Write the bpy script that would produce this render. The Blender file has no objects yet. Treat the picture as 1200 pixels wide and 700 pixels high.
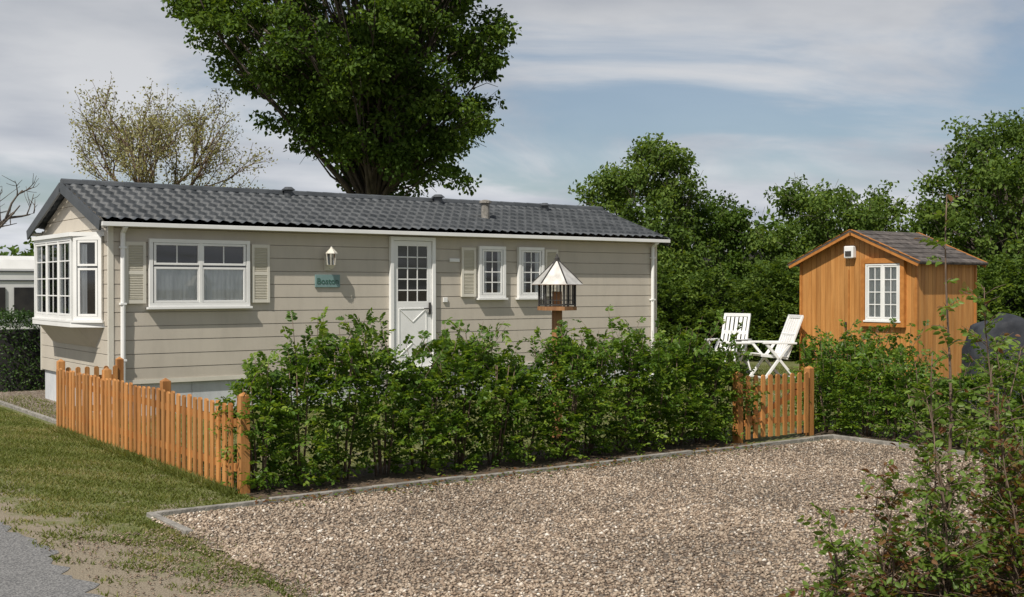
import bpy, math, random
import numpy as np
from mathutils import Vector, Matrix
rng=np.random.default_rng(11); random.seed(5)
scene=bpy.context.scene
R2=np.array([0.8121,-0.5835,0.0]); F2=np.array([0.5835,0.8121,0.0])

# ---------------------------------------------------------------- materials
def newmat(name):
    m=bpy.data.materials.new(name); m.use_nodes=True
    nt=m.node_tree; nt.nodes.clear()
    return m,nt
def nd(nt,t,**kw):
    n=nt.nodes.new(t)
    for k,v in kw.items(): setattr(n,k,v)
    return n
def mat(name,c1,c2=None,scale=5,rough=.7,bump=0,bscale=None,stretch=(1,1,1),var=0,metal=0,spec=.5,detail=5,lo=.35,hi=.65,dirt=0):
    m,nt=newmat(name); L=nt.links
    out=nd(nt,'ShaderNodeOutputMaterial'); b=nd(nt,'ShaderNodeBsdfPrincipled')
    L.new(b.outputs[0],out.inputs[0])
    b.inputs['Roughness'].default_value=rough; b.inputs['Metallic'].default_value=metal
    b.inputs['Specular IOR Level'].default_value=spec
    tc=nd(nt,'ShaderNodeTexCoord'); mp=nd(nt,'ShaderNodeMapping'); mp.inputs['Scale'].default_value=stretch
    L.new(tc.outputs['Object'],mp.inputs[0])
    n=nd(nt,'ShaderNodeTexNoise'); n.inputs['Scale'].default_value=scale; n.inputs['Detail'].default_value=detail
    L.new(mp.outputs[0],n.inputs['Vector'])
    cr=nd(nt,'ShaderNodeValToRGB'); cr.color_ramp.elements[0].position=lo; cr.color_ramp.elements[1].position=hi
    c2=c2 or c1
    cr.color_ramp.elements[0].color=(*c1,1); cr.color_ramp.elements[1].color=(*c2,1)
    L.new(n.outputs['Fac'],cr.inputs[0]); col=cr.outputs[0]
    if var:
        a=nd(nt,'ShaderNodeAttribute',attribute_name='var')
        mr=nd(nt,'ShaderNodeMapRange'); mr.inputs[3].default_value=1-var; mr.inputs[4].default_value=1+var
        L.new(a.outputs['Fac'],mr.inputs[0])
        vm=nd(nt,'ShaderNodeVectorMath',operation='SCALE'); L.new(col,vm.inputs[0]); L.new(mr.outputs[0],vm.inputs['Scale'])
        col=vm.outputs[0]
    if dirt:
        nz=nd(nt,'ShaderNodeTexNoise'); nz.inputs['Scale'].default_value=3; nz.inputs['Detail'].default_value=8; nz.inputs['Roughness'].default_value=.7
        m2=nd(nt,'ShaderNodeMapping'); m2.inputs['Scale'].default_value=(2.2,2.2,.5); L.new(tc.outputs['Object'],m2.inputs[0]); L.new(m2.outputs[0],nz.inputs['Vector'])
        mr2=nd(nt,'ShaderNodeMapRange'); mr2.inputs[1].default_value=.45; mr2.inputs[2].default_value=.8; mr2.inputs[3].default_value=1; mr2.inputs[4].default_value=1-dirt; L.new(nz.outputs['Fac'],mr2.inputs[0])
        vm2=nd(nt,'ShaderNodeVectorMath',operation='SCALE'); L.new(col,vm2.inputs[0]); L.new(mr2.outputs[0],vm2.inputs['Scale']); col=vm2.outputs[0]
    L.new(col,b.inputs['Base Color'])
    if bump:
        n2=nd(nt,'ShaderNodeTexNoise'); n2.inputs['Scale'].default_value=bscale or scale*4; n2.inputs['Detail'].default_value=4
        L.new(mp.outputs[0],n2.inputs['Vector'])
        bp=nd(nt,'ShaderNodeBump'); bp.inputs['Strength'].default_value=bump; bp.inputs['Distance'].default_value=.02
        L.new(n2.outputs['Fac'],bp.inputs['Height']); L.new(bp.outputs[0],b.inputs['Normal'])
    return m
def leafmat(name,stops,trans=.35,rough=.5,spec=.3):
    m,nt=newmat(name); L=nt.links
    out=nd(nt,'ShaderNodeOutputMaterial'); b=nd(nt,'ShaderNodeBsdfPrincipled'); t=nd(nt,'ShaderNodeBsdfTranslucent')
    mx=nd(nt,'ShaderNodeMixShader'); mx.inputs[0].default_value=trans
    a=nd(nt,'ShaderNodeAttribute',attribute_name='var'); cr=nd(nt,'ShaderNodeValToRGB')
    els=cr.color_ramp.elements
    while len(els)<len(stops): els.new(.5)
    for e,(p,c) in zip(els,stops): e.position=p; e.color=(*c,1)
    L.new(a.outputs['Fac'],cr.inputs[0]); L.new(cr.outputs[0],b.inputs['Base Color'])
    g=nd(nt,'ShaderNodeVectorMath',operation='MULTIPLY'); g.inputs[1].default_value=(1.5,1.4,.55)
    L.new(cr.outputs[0],g.inputs[0]); L.new(g.outputs[0],t.inputs[0])
    b.inputs['Roughness'].default_value=rough; b.inputs['Specular IOR Level'].default_value=spec
    L.new(b.outputs[0],mx.inputs[1]); L.new(t.outputs[0],mx.inputs[2]); L.new(mx.outputs[0],out.inputs[0])
    return m
def glassmat(name,tint=(.95,.98,.98),refl=.15):
    m,nt=newmat(name); L=nt.links
    out=nd(nt,'ShaderNodeOutputMaterial'); t=nd(nt,'ShaderNodeBsdfTransparent'); g=nd(nt,'ShaderNodeBsdfGlossy')
    t.inputs[0].default_value=(*tint,1); g.inputs['Roughness'].default_value=.02
    fr=nd(nt,'ShaderNodeFresnel'); fr.inputs[0].default_value=1.55
    ad=nd(nt,'ShaderNodeMath',operation='MULTIPLY_ADD'); ad.inputs[1].default_value=.9; ad.inputs[2].default_value=refl*.3
    L.new(fr.outputs[0],ad.inputs[0])
    mx=nd(nt,'ShaderNodeMixShader'); L.new(ad.outputs[0],mx.inputs[0]); L.new(t.outputs[0],mx.inputs[1]); L.new(g.outputs[0],mx.inputs[2])
    L.new(mx.outputs[0],out.inputs[0]); return m
PST=[(0,(.10,.072,.050)),(.25,(.225,.162,.112)),(.5,(.325,.252,.182)),(.8,(.43,.35,.265)),(1,(.64,.58,.50))]
def gravelmat(name,scale,bumpd=.02):
    m,nt=newmat(name); L=nt.links
    out=nd(nt,'ShaderNodeOutputMaterial'); b=nd(nt,'ShaderNodeBsdfPrincipled'); L.new(b.outputs[0],out.inputs[0])
    b.inputs['Roughness'].default_value=.8
    tc=nd(nt,'ShaderNodeTexCoord')
    v=nd(nt,'ShaderNodeTexVoronoi'); v.inputs['Scale'].default_value=scale; L.new(tc.outputs['Object'],v.inputs['Vector'])
    sp=nd(nt,'ShaderNodeSeparateColor'); L.new(v.outputs['Color'],sp.inputs[0])
    cr=nd(nt,'ShaderNodeValToRGB'); els=cr.color_ramp.elements
    while len(els)<5: els.new(.5)
    for e,(p,c) in zip(els,PST): e.position=p; e.color=(*c,1)
    L.new(sp.outputs[0],cr.inputs[0])
    n=nd(nt,'ShaderNodeTexNoise'); n.inputs['Scale'].default_value=.8; n.inputs['Detail'].default_value=6; L.new(tc.outputs['Object'],n.inputs['Vector'])
    mr=nd(nt,'ShaderNodeMapRange'); mr.inputs[1].default_value=.3; mr.inputs[2].default_value=.7; mr.inputs[3].default_value=.60; mr.inputs[4].default_value=1.2
    L.new(n.outputs['Fac'],mr.inputs[0])
    d=nd(nt,'ShaderNodeMapRange'); d.inputs[1].default_value=.25; d.inputs[2].default_value=.65; d.inputs[3].default_value=1; d.inputs[4].default_value=.4
    L.new(v.outputs['Distance'],d.inputs[0])
    mm=nd(nt,'ShaderNodeMath',operation='MULTIPLY'); L.new(mr.outputs[0],mm.inputs[0]); L.new(d.outputs[0],mm.inputs[1])
    sc=nd(nt,'ShaderNodeVectorMath',operation='SCALE'); L.new(cr.outputs[0],sc.inputs[0]); L.new(mm.outputs[0],sc.inputs['Scale'])
    L.new(sc.outputs[0],b.inputs['Base Color'])
    bp=nd(nt,'ShaderNodeBump',invert=True); bp.inputs['Strength'].default_value=.8; bp.inputs['Distance'].default_value=bumpd
    L.new(v.outputs['Distance'],bp.inputs['Height']); L.new(bp.outputs[0],b.inputs['Normal'])
    return m
def pebblemat():
    m,nt=newmat('pebbles'); L=nt.links
    out=nd(nt,'ShaderNodeOutputMaterial'); b=nd(nt,'ShaderNodeBsdfPrincipled'); L.new(b.outputs[0],out.inputs[0])
    b.inputs['Roughness'].default_value=.75
    a=nd(nt,'ShaderNodeAttribute',attribute_name='var'); cr=nd(nt,'ShaderNodeValToRGB'); els=cr.color_ramp.elements
    while len(els)<5: els.new(.5)
    for e,(p,c) in zip(els,PST): e.position=p; e.color=(*c,1)
    L.new(a.outputs['Fac'],cr.inputs[0])
    tc=nd(nt,'ShaderNodeTexCoord'); n=nd(nt,'ShaderNodeTexNoise'); n.inputs['Scale'].default_value=.8; n.inputs['Detail'].default_value=6; L.new(tc.outputs['Object'],n.inputs['Vector'])
    mr=nd(nt,'ShaderNodeMapRange'); mr.inputs[1].default_value=.3; mr.inputs[2].default_value=.7; mr.inputs[3].default_value=.74; mr.inputs[4].default_value=1.16; L.new(n.outputs['Fac'],mr.inputs[0])
    sc=nd(nt,'ShaderNodeVectorMath',operation='SCALE'); L.new(cr.outputs[0],sc.inputs[0]); L.new(mr.outputs[0],sc.inputs['Scale'])
    L.new(sc.outputs[0],b.inputs['Base Color'])
    return m

M={}
M['siding']=mat('siding_vinyl',(.475,.43,.36),(.52,.472,.398),scale=1.2,rough=.5,var=.03,stretch=(1,1,.6),dirt=.12)
M['trim']=mat('white_trim',(.74,.74,.72),(.8,.8,.78),scale=3,rough=.35)
M['shutter']=mat('cream_shutter',(.60,.57,.49),(.65,.62,.54),scale=3,rough=.5)
M['skirt']=mat('skirting',(.50,.52,.54),(.62,.63,.64),scale=1.5,rough=.6,var=.04,dirt=.2)
M['roof']=mat('roof_tiles',(.048,.054,.059),(.085,.092,.098),scale=2.5,rough=.55,bump=.2,bscale=60,dirt=.3)
M['darktrim']=mat('dark_fascia',(.05,.055,.06),(.07,.075,.08),scale=3,rough=.5)
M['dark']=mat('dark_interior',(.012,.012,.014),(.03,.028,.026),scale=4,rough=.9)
M['curtain']=mat('curtain_fabric',(.70,.70,.70),(.86,.86,.86),scale=14,rough=.9,stretch=(1,1,.15))
M['glass']=glassmat('window_glass')
M['fence']=mat('fence_wood',(.35,.14,.036),(.51,.24,.075),scale=14,rough=.6,bump=.25,stretch=(1,1,.09),var=.28)
M['shed']=mat('shed_wood',(.40,.17,.040),(.53,.255,.075),scale=10,rough=.6,bump=.2,stretch=(1,1,.08),var=.12,dirt=.2)
M['shedtrim']=mat('shed_trim',(.36,.14,.03),(.46,.19,.045),scale=10,rough=.55,var=.1)
M['shedroof']=mat('bitumen_roof',(.045,.038,.034),(.11,.095,.085),scale=9,rough=.95,bump=.4,bscale=80,var=.3)
M['bark']=mat('bark',(.045,.035,.028),(.11,.09,.07),scale=6,rough=.95,bump=.6,stretch=(1,1,.3))
M['twig']=mat('twig_bark',(.09,.06,.04),(.17,.12,.085),scale=20,rough=.9)
M['plastic']=mat('white_plastic',(.76,.76,.75),(.82,.82,.81),scale=3,rough=.35)
M['metalroof']=mat('zinc_sheet',(.50,.48,.44),(.68,.66,.61),scale=9,rough=.4,metal=.3,dirt=.3)
M['iron']=mat('dark_iron',(.03,.028,.026),(.05,.045,.04),scale=10,rough=.6)
M['feederwood']=mat('feeder_wood',(.22,.10,.04),(.36,.18,.07),scale=15,rough=.7,stretch=(1,1,.1))
M['kerb']=mat('kerb_concrete',(.17,.16,.14),(.30,.28,.25),scale=12,rough=.9,bump=.4)
M['sign']=mat('sign_teal',(.15,.24,.235),(.18,.28,.275),scale=6,rough=.5)
M['signtext']=mat('sign_lettering',(.03,.10,.07),(.035,.11,.08),scale=6,rough=.5)
M['tarp']=mat('grill_cover',(.018,.020,.025),(.035,.038,.045),scale=5,rough=.65,bump=.5,bscale=9,spec=.3)
M['caravan']=mat('caravan_panel',(.66,.66,.64),(.74,.74,.72),scale=2,rough=.4)
M['asphalt']=mat('road_asphalt',(.10,.10,.10),(.26,.255,.245),scale=70,rough=.95,bump=.7,bscale=110,detail=8,lo=.38,hi=.62,dirt=.25)
M['gravel']=gravelmat('gravel',40)
M['pebble']=pebblemat()
M['soil']=mat('soil_litter',(.04,.028,.018),(.13,.09,.055),scale=22,rough=.95,bump=.8,bscale=50)
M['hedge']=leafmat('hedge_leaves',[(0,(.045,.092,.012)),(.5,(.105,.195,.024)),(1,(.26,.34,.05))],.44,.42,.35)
M['hedgedk']=leafmat('hedge_dark_leaves',[(0,(.020,.044,.010)),(.6,(.042,.088,.016)),(1,(.085,.14,.027))],.3)
M['tree']=leafmat('tree_leaves',[(0,(.036,.070,.010)),(.5,(.070,.128,.017)),(1,(.135,.20,.03))],.40,.6,.2)
M['treeB']=leafmat('treeb_leaves',[(0,(.050,.088,.016)),(.5,(.10,.165,.03)),(1,(.19,.26,.055))],.42,.6,.2)
M['sparse']=leafmat('spring_leaves',[(0,(.19,.19,.09)),(1,(.36,.35,.17))],.35)
M['shrub']=leafmat('shrub_leaves',[(0,(.15,.06,.03)),(.22,(.20,.11,.045)),(.36,(.085,.15,.022)),(1,(.19,.28,.055))],.42,.45)
M['grassb']=leafmat('grass_blades',[(0,(.085,.11,.024)),(.6,(.15,.175,.045)),(1,(.31,.27,.13))],.35,.6,.15)

# ---------------------------------------------------------------- mesh helpers
class MB:
    def __init__(s): s.v=[];s.f=[];s.var=[]
    def add(s,vs,fs,var=None):
        b=len(s.v); r=random.random() if var is None else var
        s.v+= [tuple(p) for p in vs]; s.var+=[r]*len(vs)
        s.f+=[tuple(b+i for i in f) for f in fs]
    def box(s,x0,x1,y0,y1,z0,z1,var=None):
        s.add([(x0,y0,z0),(x1,y0,z0),(x1,y1,z0),(x0,y1,z0),(x0,y0,z1),(x1,y0,z1),(x1,y1,z1),(x0,y1,z1)],
              [(0,3,2,1),(4,5,6,7),(0,1,5,4),(1,2,6,5),(2,3,7,6),(3,0,4,7)],var)
    def beam(s,p0,p1,w,h,up=(0,0,1),var=None):
        p0=Vector(p0);p1=Vector(p1);d=(p1-p0).normalized();u=Vector(up)
        if abs(d.dot(u))>.98: u=Vector((0,1,0)) if abs(d.y)<.9 else Vector((1,0,0))
        sd=d.cross(u).normalized();u=sd.cross(d).normalized()
        vs=[]
        for p in (p0,p1):
            for a,b in((-1,-1),(1,-1),(1,1),(-1,1)): vs.append(p+sd*a*w/2+u*b*h/2)
        s.add(vs,[(3,2,1,0),(4,5,6,7),(0,1,5,4),(1,2,6,5),(2,3,7,6),(3,0,4,7)],var)
    def tube(s,pts,rad,n=6,var=None):
        pts=[Vector(p) for p in pts];vs=[];fs=[]
        for i,p in enumerate(pts):
            d=(pts[min(i+1,len(pts)-1)]-pts[max(i-1,0)])
            d=d.normalized() if d.length>1e-6 else Vector((0,0,1))
            a=Vector((1,0,0)) if abs(d.x)<.8 else Vector((0,1,0))
            u=d.cross(a).normalized();w=d.cross(u)
            for k in range(n):
                t=2*math.pi*k/n; vs.append(p+(u*math.cos(t)+w*math.sin(t))*rad[i])
        for i in range(len(pts)-1):
            for k in range(n):
                k2=(k+1)%n; fs.append((i*n+k,i*n+k2,(i+1)*n+k2,(i+1)*n+k))
        fs.append(tuple(range(n-1,-1,-1))); fs.append(tuple((len(pts)-1)*n+k for k in range(n)))
        s.add(vs,fs,var)
    def obj(s,name,m,parent=None,smooth=False,bevel=0):
        me=bpy.data.meshes.new(name); me.from_pydata(s.v,[],s.f)
        a=me.attributes.new('var','FLOAT','POINT'); a.data.foreach_set('value',np.array(s.var,dtype=np.float32))
        me.materials.append(M[m] if isinstance(m,str) else m)
        if smooth: me.polygons.foreach_set('use_smooth',[True]*len(me.polygons))
        me.update(); return link(name,me,parent,bevel)
def link(name,me,parent=None,bevel=0):
    o=bpy.data.objects.new(name,me); scene.collection.objects.link(o)
    if parent:
        o.parent=parent; o.matrix_parent_inverse=Matrix.Translation(-Vector(parent.location))
    if bevel:
        b=o.modifiers.new('bev','BEVEL'); b.width=bevel; b.segments=2; b.limit_method='ANGLE'
    return o
def empty(name,loc):
    e=bpy.data.objects.new(name,None); e.location=loc; e.empty_display_size=.3; scene.collection.objects.link(e); return e
def npmesh(name,co,faces,k,m,var=None,parent=None,smooth=False):
    me=bpy.data.meshes.new(name); nf=len(faces)
    me.vertices.add(len(co)); me.vertices.foreach_set('co',co.astype(np.float32).ravel())
    me.loops.add(nf*k); me.loops.foreach_set('vertex_index',faces.astype(np.int32).ravel())
    me.polygons.add(nf); me.polygons.foreach_set('loop_start',np.arange(0,nf*k,k,dtype=np.int32))
    me.update(calc_edges=True)
    if smooth: me.polygons.foreach_set('use_smooth',np.ones(nf,dtype=bool))
    if var is not None:
        a=me.attributes.new('var','FLOAT','POINT'); a.data.foreach_set('value',var.astype(np.float32))
    me.materials.append(M[m]); return link(name,me,parent)
def unit(a): return a/np.maximum(np.linalg.norm(a,axis=1,keepdims=True),1e-9)
def leaves(name,P,D,N,Ln,W,var,m,parent=None):
    D=unit(D); S=unit(np.cross(D,N)); U=np.cross(S,D)
    Ln=Ln[:,None];W=W[:,None]; n=len(P)
    co=np.empty((n,6,3))
    co[:,0]=P; co[:,1]=P+D*Ln*.3+S*W*.45+U*W*.12; co[:,2]=P+D*Ln*.68+S*W*.38+U*W*.10
    co[:,3]=P+D*Ln-U*W*.15; co[:,4]=P+D*Ln*.68-S*W*.38+U*W*.10; co[:,5]=P+D*Ln*.3-S*W*.45+U*W*.12
    b=(np.arange(n)*6)[:,None]
    f=np.stack([b+np.array([0,1,2,3]),b+np.array([0,3,4,5])],axis=1).reshape(-1,4)
    return npmesh(name,co.reshape(-1,3),f,4,m,np.repeat(np.clip(var,0,1),6),parent)
def rnd(n): return unit(rng.normal(size=(n,3)))

# ---------------------------------------------------------------- camera / light / sky
cam=bpy.data.cameras.new('camera'); co=bpy.data.objects.new('camera',cam); scene.collection.objects.link(co)
cam.sensor_width=36; cam.lens=41.4; cam.clip_end=2000; cam.clip_start=.05
co.location=(0,0,1.85); co.rotation_euler=(math.radians(90-.54),0,math.radians(-35.7)); scene.camera=co
SEL=52
S=Vector((-.84,-.40,0)).normalized()*math.cos(math.radians(SEL)); S.z=math.sin(math.radians(SEL))
sl=bpy.data.lights.new('sun','SUN'); sl.energy=4.9; sl.angle=math.radians(.5); sl.color=(1,.94,.85)
so=bpy.data.objects.new('sun',sl); scene.collection.objects.link(so); so.rotation_euler=S.to_track_quat('Z','Y').to_euler(); so.location=(-20,-10,30)
w=bpy.data.worlds.new('World'); scene.world=w; w.use_nodes=True; nt=w.node_tree; nt.nodes.clear(); L=nt.links
out=nd(nt,'ShaderNodeOutputWorld'); bg=nd(nt,'ShaderNodeBackground'); bg.inputs[1].default_value=.085; L.new(bg.outputs[0],out.inputs[0])
sky=nd(nt,'ShaderNodeTexSky'); sky.sky_type='NISHITA'; sky.sun_disc=False; sky.sun_elevation=math.radians(SEL); sky.sun_rotation=math.atan2(S.x,S.y)
sky.dust_density=1.0
tc=nd(nt,'ShaderNodeTexCoord'); sx=nd(nt,'ShaderNodeSeparateXYZ'); L.new(tc.outputs['Generated'],sx.inputs[0])
ad=nd(nt,'ShaderNodeMath',operation='MAXIMUM'); ad.inputs[1].default_value=0; L.new(sx.outputs[2],ad.inputs[0])
ad2=nd(nt,'ShaderNodeMath',operation='ADD'); ad2.inputs[1].default_value=.14; L.new(ad.outputs[0],ad2.inputs[0])
dx=nd(nt,'ShaderNodeMath',operation='DIVIDE'); L.new(sx.outputs[0],dx.inputs[0]); L.new(ad2.outputs[0],dx.inputs[1])
dy=nd(nt,'ShaderNodeMath',operation='DIVIDE'); L.new(sx.outputs[1],dy.inputs[0]); L.new(ad2.outputs[0],dy.inputs[1])
cx=nd(nt,'ShaderNodeCombineXYZ'); L.new(dx.outputs[0],cx.inputs[0]); L.new(dy.outputs[0],cx.inputs[1])
mp=nd(nt,'ShaderNodeMapping'); mp.inputs['Scale'].default_value=(.8,1.0,1); mp.inputs['Rotation'].default_value=(0,0,.6); mp.inputs['Location'].default_value=(5.4,2.2,0)
L.new(cx.outputs[0],mp.inputs[0])
n1=nd(nt,'ShaderNodeTexNoise'); n1.inputs['Scale'].default_value=.85; n1.inputs['Detail'].default_value=8; n1.inputs['Roughness'].default_value=.55; n1.inputs['Distortion'].default_value=.6
L.new(mp.outputs[0],n1.inputs['Vector'])
cr=nd(nt,'ShaderNodeMapRange'); cr.interpolation_type='SMOOTHSTEP'; cr.inputs[1].default_value=.39; cr.inputs[2].default_value=.57; cr.inputs[3].default_value=.15; cr.inputs[4].default_value=1
L.new(n1.outputs['Fac'],cr.inputs[0])
n2=nd(nt,'ShaderNodeTexNoise'); n2.inputs['Scale'].default_value=1.3; n2.inputs['Detail'].default_value=6; L.new(mp.outputs[0],n2.inputs['Vector'])
cc=nd(nt,'ShaderNodeValToRGB'); cc.color_ramp.elements[0].position=.34; cc.color_ramp.elements[1].position=.62
cc.color_ramp.elements[0].color=(.52,.57,.66,1); cc.color_ramp.elements[1].color=(.90,.92,.96,1); L.new(n2.outputs['Fac'],cc.inputs[0])
hz=nd(nt,'ShaderNodeMapRange'); hz.inputs[1].default_value=.0; hz.inputs[2].default_value=.26; hz.inputs[3].default_value=10.2; hz.inputs[4].default_value=7.4; L.new(sx.outputs[2],hz.inputs[0])
sc=nd(nt,'ShaderNodeVectorMath',operation='SCALE'); L.new(hz.outputs[0],sc.inputs['Scale']); L.new(cc.outputs[0],sc.inputs[0])
mx=nd(nt,'ShaderNodeMix',data_type='RGBA'); L.new(cr.outputs[0],mx.inputs[0]); L.new(sky.outputs[0],mx.inputs[6]); L.new(sc.outputs[0],mx.inputs[7])
L.new(mx.outputs[2],bg.inputs[0])
scene.view_settings.view_transform='Standard'; scene.view_settings.look='None'; scene.view_settings.exposure=0

# ---------------------------------------------------------------- ground
def groundmat():
    m,nt=newmat('ground_grass'); L=nt.links
    out=nd(nt,'ShaderNodeOutputMaterial'); b=nd(nt,'ShaderNodeBsdfPrincipled'); L.new(b.outputs[0],out.inputs[0]); b.inputs['Roughness'].default_value=.9
    b.inputs['Specular IOR Level'].default_value=.2
    tc=nd(nt,'ShaderNodeTexCoord')
    n=nd(nt,'ShaderNodeTexNoise'); n.inputs['Scale'].default_value=30; n.inputs['Detail'].default_value=8; L.new(tc.outputs['Object'],n.inputs['Vector'])
    cr=nd(nt,'ShaderNodeValToRGB'); cr.color_ramp.elements[0].position=.35; cr.color_ramp.elements[1].position=.68
    cr.color_ramp.elements[0].color=(.075,.095,.028,1); cr.color_ramp.elements[1].color=(.18,.18,.075,1); L.new(n.outputs['Fac'],cr.inputs[0])
    s=nd(nt,'ShaderNodeTexNoise'); s.inputs['Scale'].default_value=120; s.inputs['Detail'].default_value=3; L.new(tc.outputs['Object'],s.inputs['Vector'])
    cs=nd(nt,'ShaderNodeValToRGB'); cs.color_ramp.elements[0].position=.35; cs.color_ramp.elements[1].position=.65
    cs.color_ramp.elements[0].color=(.13,.105,.07,1); cs.color_ramp.elements[1].color=(.31,.265,.20,1); L.new(s.outputs['Fac'],cs.inputs[0])
    sx=nd(nt,'ShaderNodeSeparateXYZ'); L.new(tc.outputs['Object'],sx.inputs[0])
    my=nd(nt,'ShaderNodeMapRange'); my.inputs[1].default_value=10.5; my.inputs[2].default_value=6.6; my.inputs[3].default_value=0; my.inputs[4].default_value=.17; L.new(sx.outputs[1],my.inputs[0])
    mx_=nd(nt,'ShaderNodeMapRange'); mx_.inputs[1].default_value=2.85; mx_.inputs[2].default_value=2.2; mx_.inputs[3].default_value=0; mx_.inputs[4].default_value=.2; L.new(sx.outputs[0],mx_.inputs[0])
    big=nd(nt,'ShaderNodeTexNoise'); big.inputs['Scale'].default_value=2.2; big.inputs['Detail'].default_value=8; big.inputs['Roughness'].default_value=.65; L.new(tc.outputs['Object'],big.inputs['Vector'])
    a1=nd(nt,'ShaderNodeMath',operation='ADD'); L.new(my.outputs[0],a1.inputs[0]); L.new(mx_.outputs[0],a1.inputs[1])
    a2=nd(nt,'ShaderNodeMath',operation='ADD'); L.new(a1.outputs[0],a2.inputs[0]); L.new(big.outputs['Fac'],a2.inputs[1])
    th=nd(nt,'ShaderNodeMapRange'); th.inputs[1].default_value=.54; th.inputs[2].default_value=.66; L.new(a2.outputs[0],th.inputs[0])
    mx=nd(nt,'ShaderNodeMix',data_type='RGBA'); L.new(th.outputs[0],mx.inputs[0]); L.new(cr.outputs[0],mx.inputs[6]); L.new(cs.outputs[0],mx.inputs[7])
    L.new(mx.outputs[2],b.inputs['Base Color'])
    bp=nd(nt,'ShaderNodeBump'); bp.inputs['Strength'].default_value=.6; bp.inputs['Distance'].default_value=.02; L.new(n.outputs['Fac'],bp.inputs['Height']); L.new(bp.outputs[0],b.inputs['Normal'])
    return m
M['ground']=groundmat()
g=MB(); g.add([(-900,-900,0),(900,-900,0),(900,900,0),(-900,900,0)],[(0,1,2,3)]); g.obj('ground','ground')
def wob(t,a=.06): return a*(math.sin(t*2.3)+.6*math.sin(t*5.1+1)+.5*math.sin(t*11.7+2)+.35*math.sin(t*23+.5))
r=MB(); vs=[];fs=[]
ys=np.arange(-20,120,.08)
for i,y in enumerate(ys): vs+=[(-2.6,y,.004),(2.14+wob(y,.05)+random.uniform(-.03,.03),y,.004)]
for i in range(len(ys)-1): fs.append((2*i,2*i+1,2*i+3,2*i+2))
r.add(vs,fs); r.obj('road','asphalt')
g=MB(); vs=[];fs=[]; ys=np.arange(3.6,9.36,.06)
for y in ys: vs+=[((3.22 if y>8.5 else 3.12)+ (wob(y+4,.05) if y<8.5 else 0),y,.010),(11.55,y,.010)]
for i in range(len(ys)-1): fs.append((2*i,2*i+1,2*i+3,2*i+2))
g.add(vs,fs); g.obj('gravel_parking','gravel')
g=MB(); g.add([(4.34,16.0,.008),(5.6,16.0,.008),(5.6,22.3,.008),(4.34,22.3,.008)],[(0,1,2,3)]); g.obj('gravel_path','gravel')
b=MB(); b.add([(4.2,9.45,.006),(10.35,9.45,.006),(10.35,10.7,.006),(4.2,10.7,.006)],[(0,1,2,3)])
b.add([(11.62,3.0,.006),(12.9,3.0,.006),(12.9,10.2,.006),(11.62,10.2,.006)],[(0,1,2,3)])
vs=[];fs=[];xs=np.arange(4.6,11.6,.1)
for x in xs: vs+=[(x,3.0,.014),(x,4.55+wob(x,.06)-max(0,5.6-x)*.9,.014)]
for i in range(len(xs)-1): fs.append((2*i,2*i+2,2*i+3,2*i+1))
b.add(vs,fs); b.obj('soil_bed','soil')
# pebbles
n=56000
px=3.1+8.4*rng.random(n)**1.25; py=4.4+4.9*rng.random(n)
ok=(px>3.16+.05*np.sin(py*4))
ex=np.stack([2.15+1.1*rng.random(2200)**.6, 5.5+3.4*rng.random(2200)],1)
ne=len(ex)
px=np.concatenate([px[ok],ex[:,0]]);py=np.concatenate([py[ok],ex[:,1]]); n=len(px)
sz=rng.uniform(.007,.017,n)*np.where(rng.random(n)<.08,1.45,1); sz[-ne:]*=.7; th=rng.random(n)*6.28
base=np.array([(1,0,0),(0,1,0),(-1,0,0),(0,-1,0),(0,0,1),(0,0,-1.)])
f0=np.array([(0,1,4),(1,2,4),(2,3,4),(3,0,4),(1,0,5),(2,1,5),(3,2,5),(0,3,5)])
sc_=np.stack([sz*rng.uniform(.8,1.5,n),sz*rng.uniform(.7,1.1,n),sz*rng.uniform(.5,.8,n)],1)
v=base[None]*sc_[:,None]; tilt=rng.normal(0,.3,n)
v2=v.copy(); v2[:,:,2]=v[:,:,2]+v[:,:,0]*tilt[:,None]
c,s_=np.cos(th)[:,None],np.sin(th)[:,None]
vx=v2[:,:,0]*c-v2[:,:,1]*s_; vy=v2[:,:,0]*s_+v2[:,:,1]*c
co_=np.stack([vx+px[:,None],vy+py[:,None],v2[:,:,2]+.012+sz[:,None]*.2],2).reshape(-1,3)
fa=(f0[None]+(np.arange(n)*6)[:,None,None]).reshape(-1,3)
pv=np.clip(rng.normal(.45,.26,n),0,1); pv[-ne:]*=.6
npmesh('gravel_stones',co_,fa,3,'pebble',np.repeat(pv,6),smooth=True)
k=MB()
x=3.2
while x<11.5:
    k.box(x,min(x+.995,11.56),9.37+random.uniform(-.006,.006),9.43,-.05,.045+random.uniform(-.01,.008)); x+=1.0
k.box(3.14,3.20,8.55,9.43,-.05,.035)
y=9.43
while y>4.6:
    k.box(11.57,11.63,y-.995,y,-.05,.045+random.uniform(-.006,.006)); y-=1.0
y=16.05
while y<30: k.box(4.27,4.33,y,y+.995,-.05,.05); y+=1.0
k.obj('kerb','kerb',bevel=.006)
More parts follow.
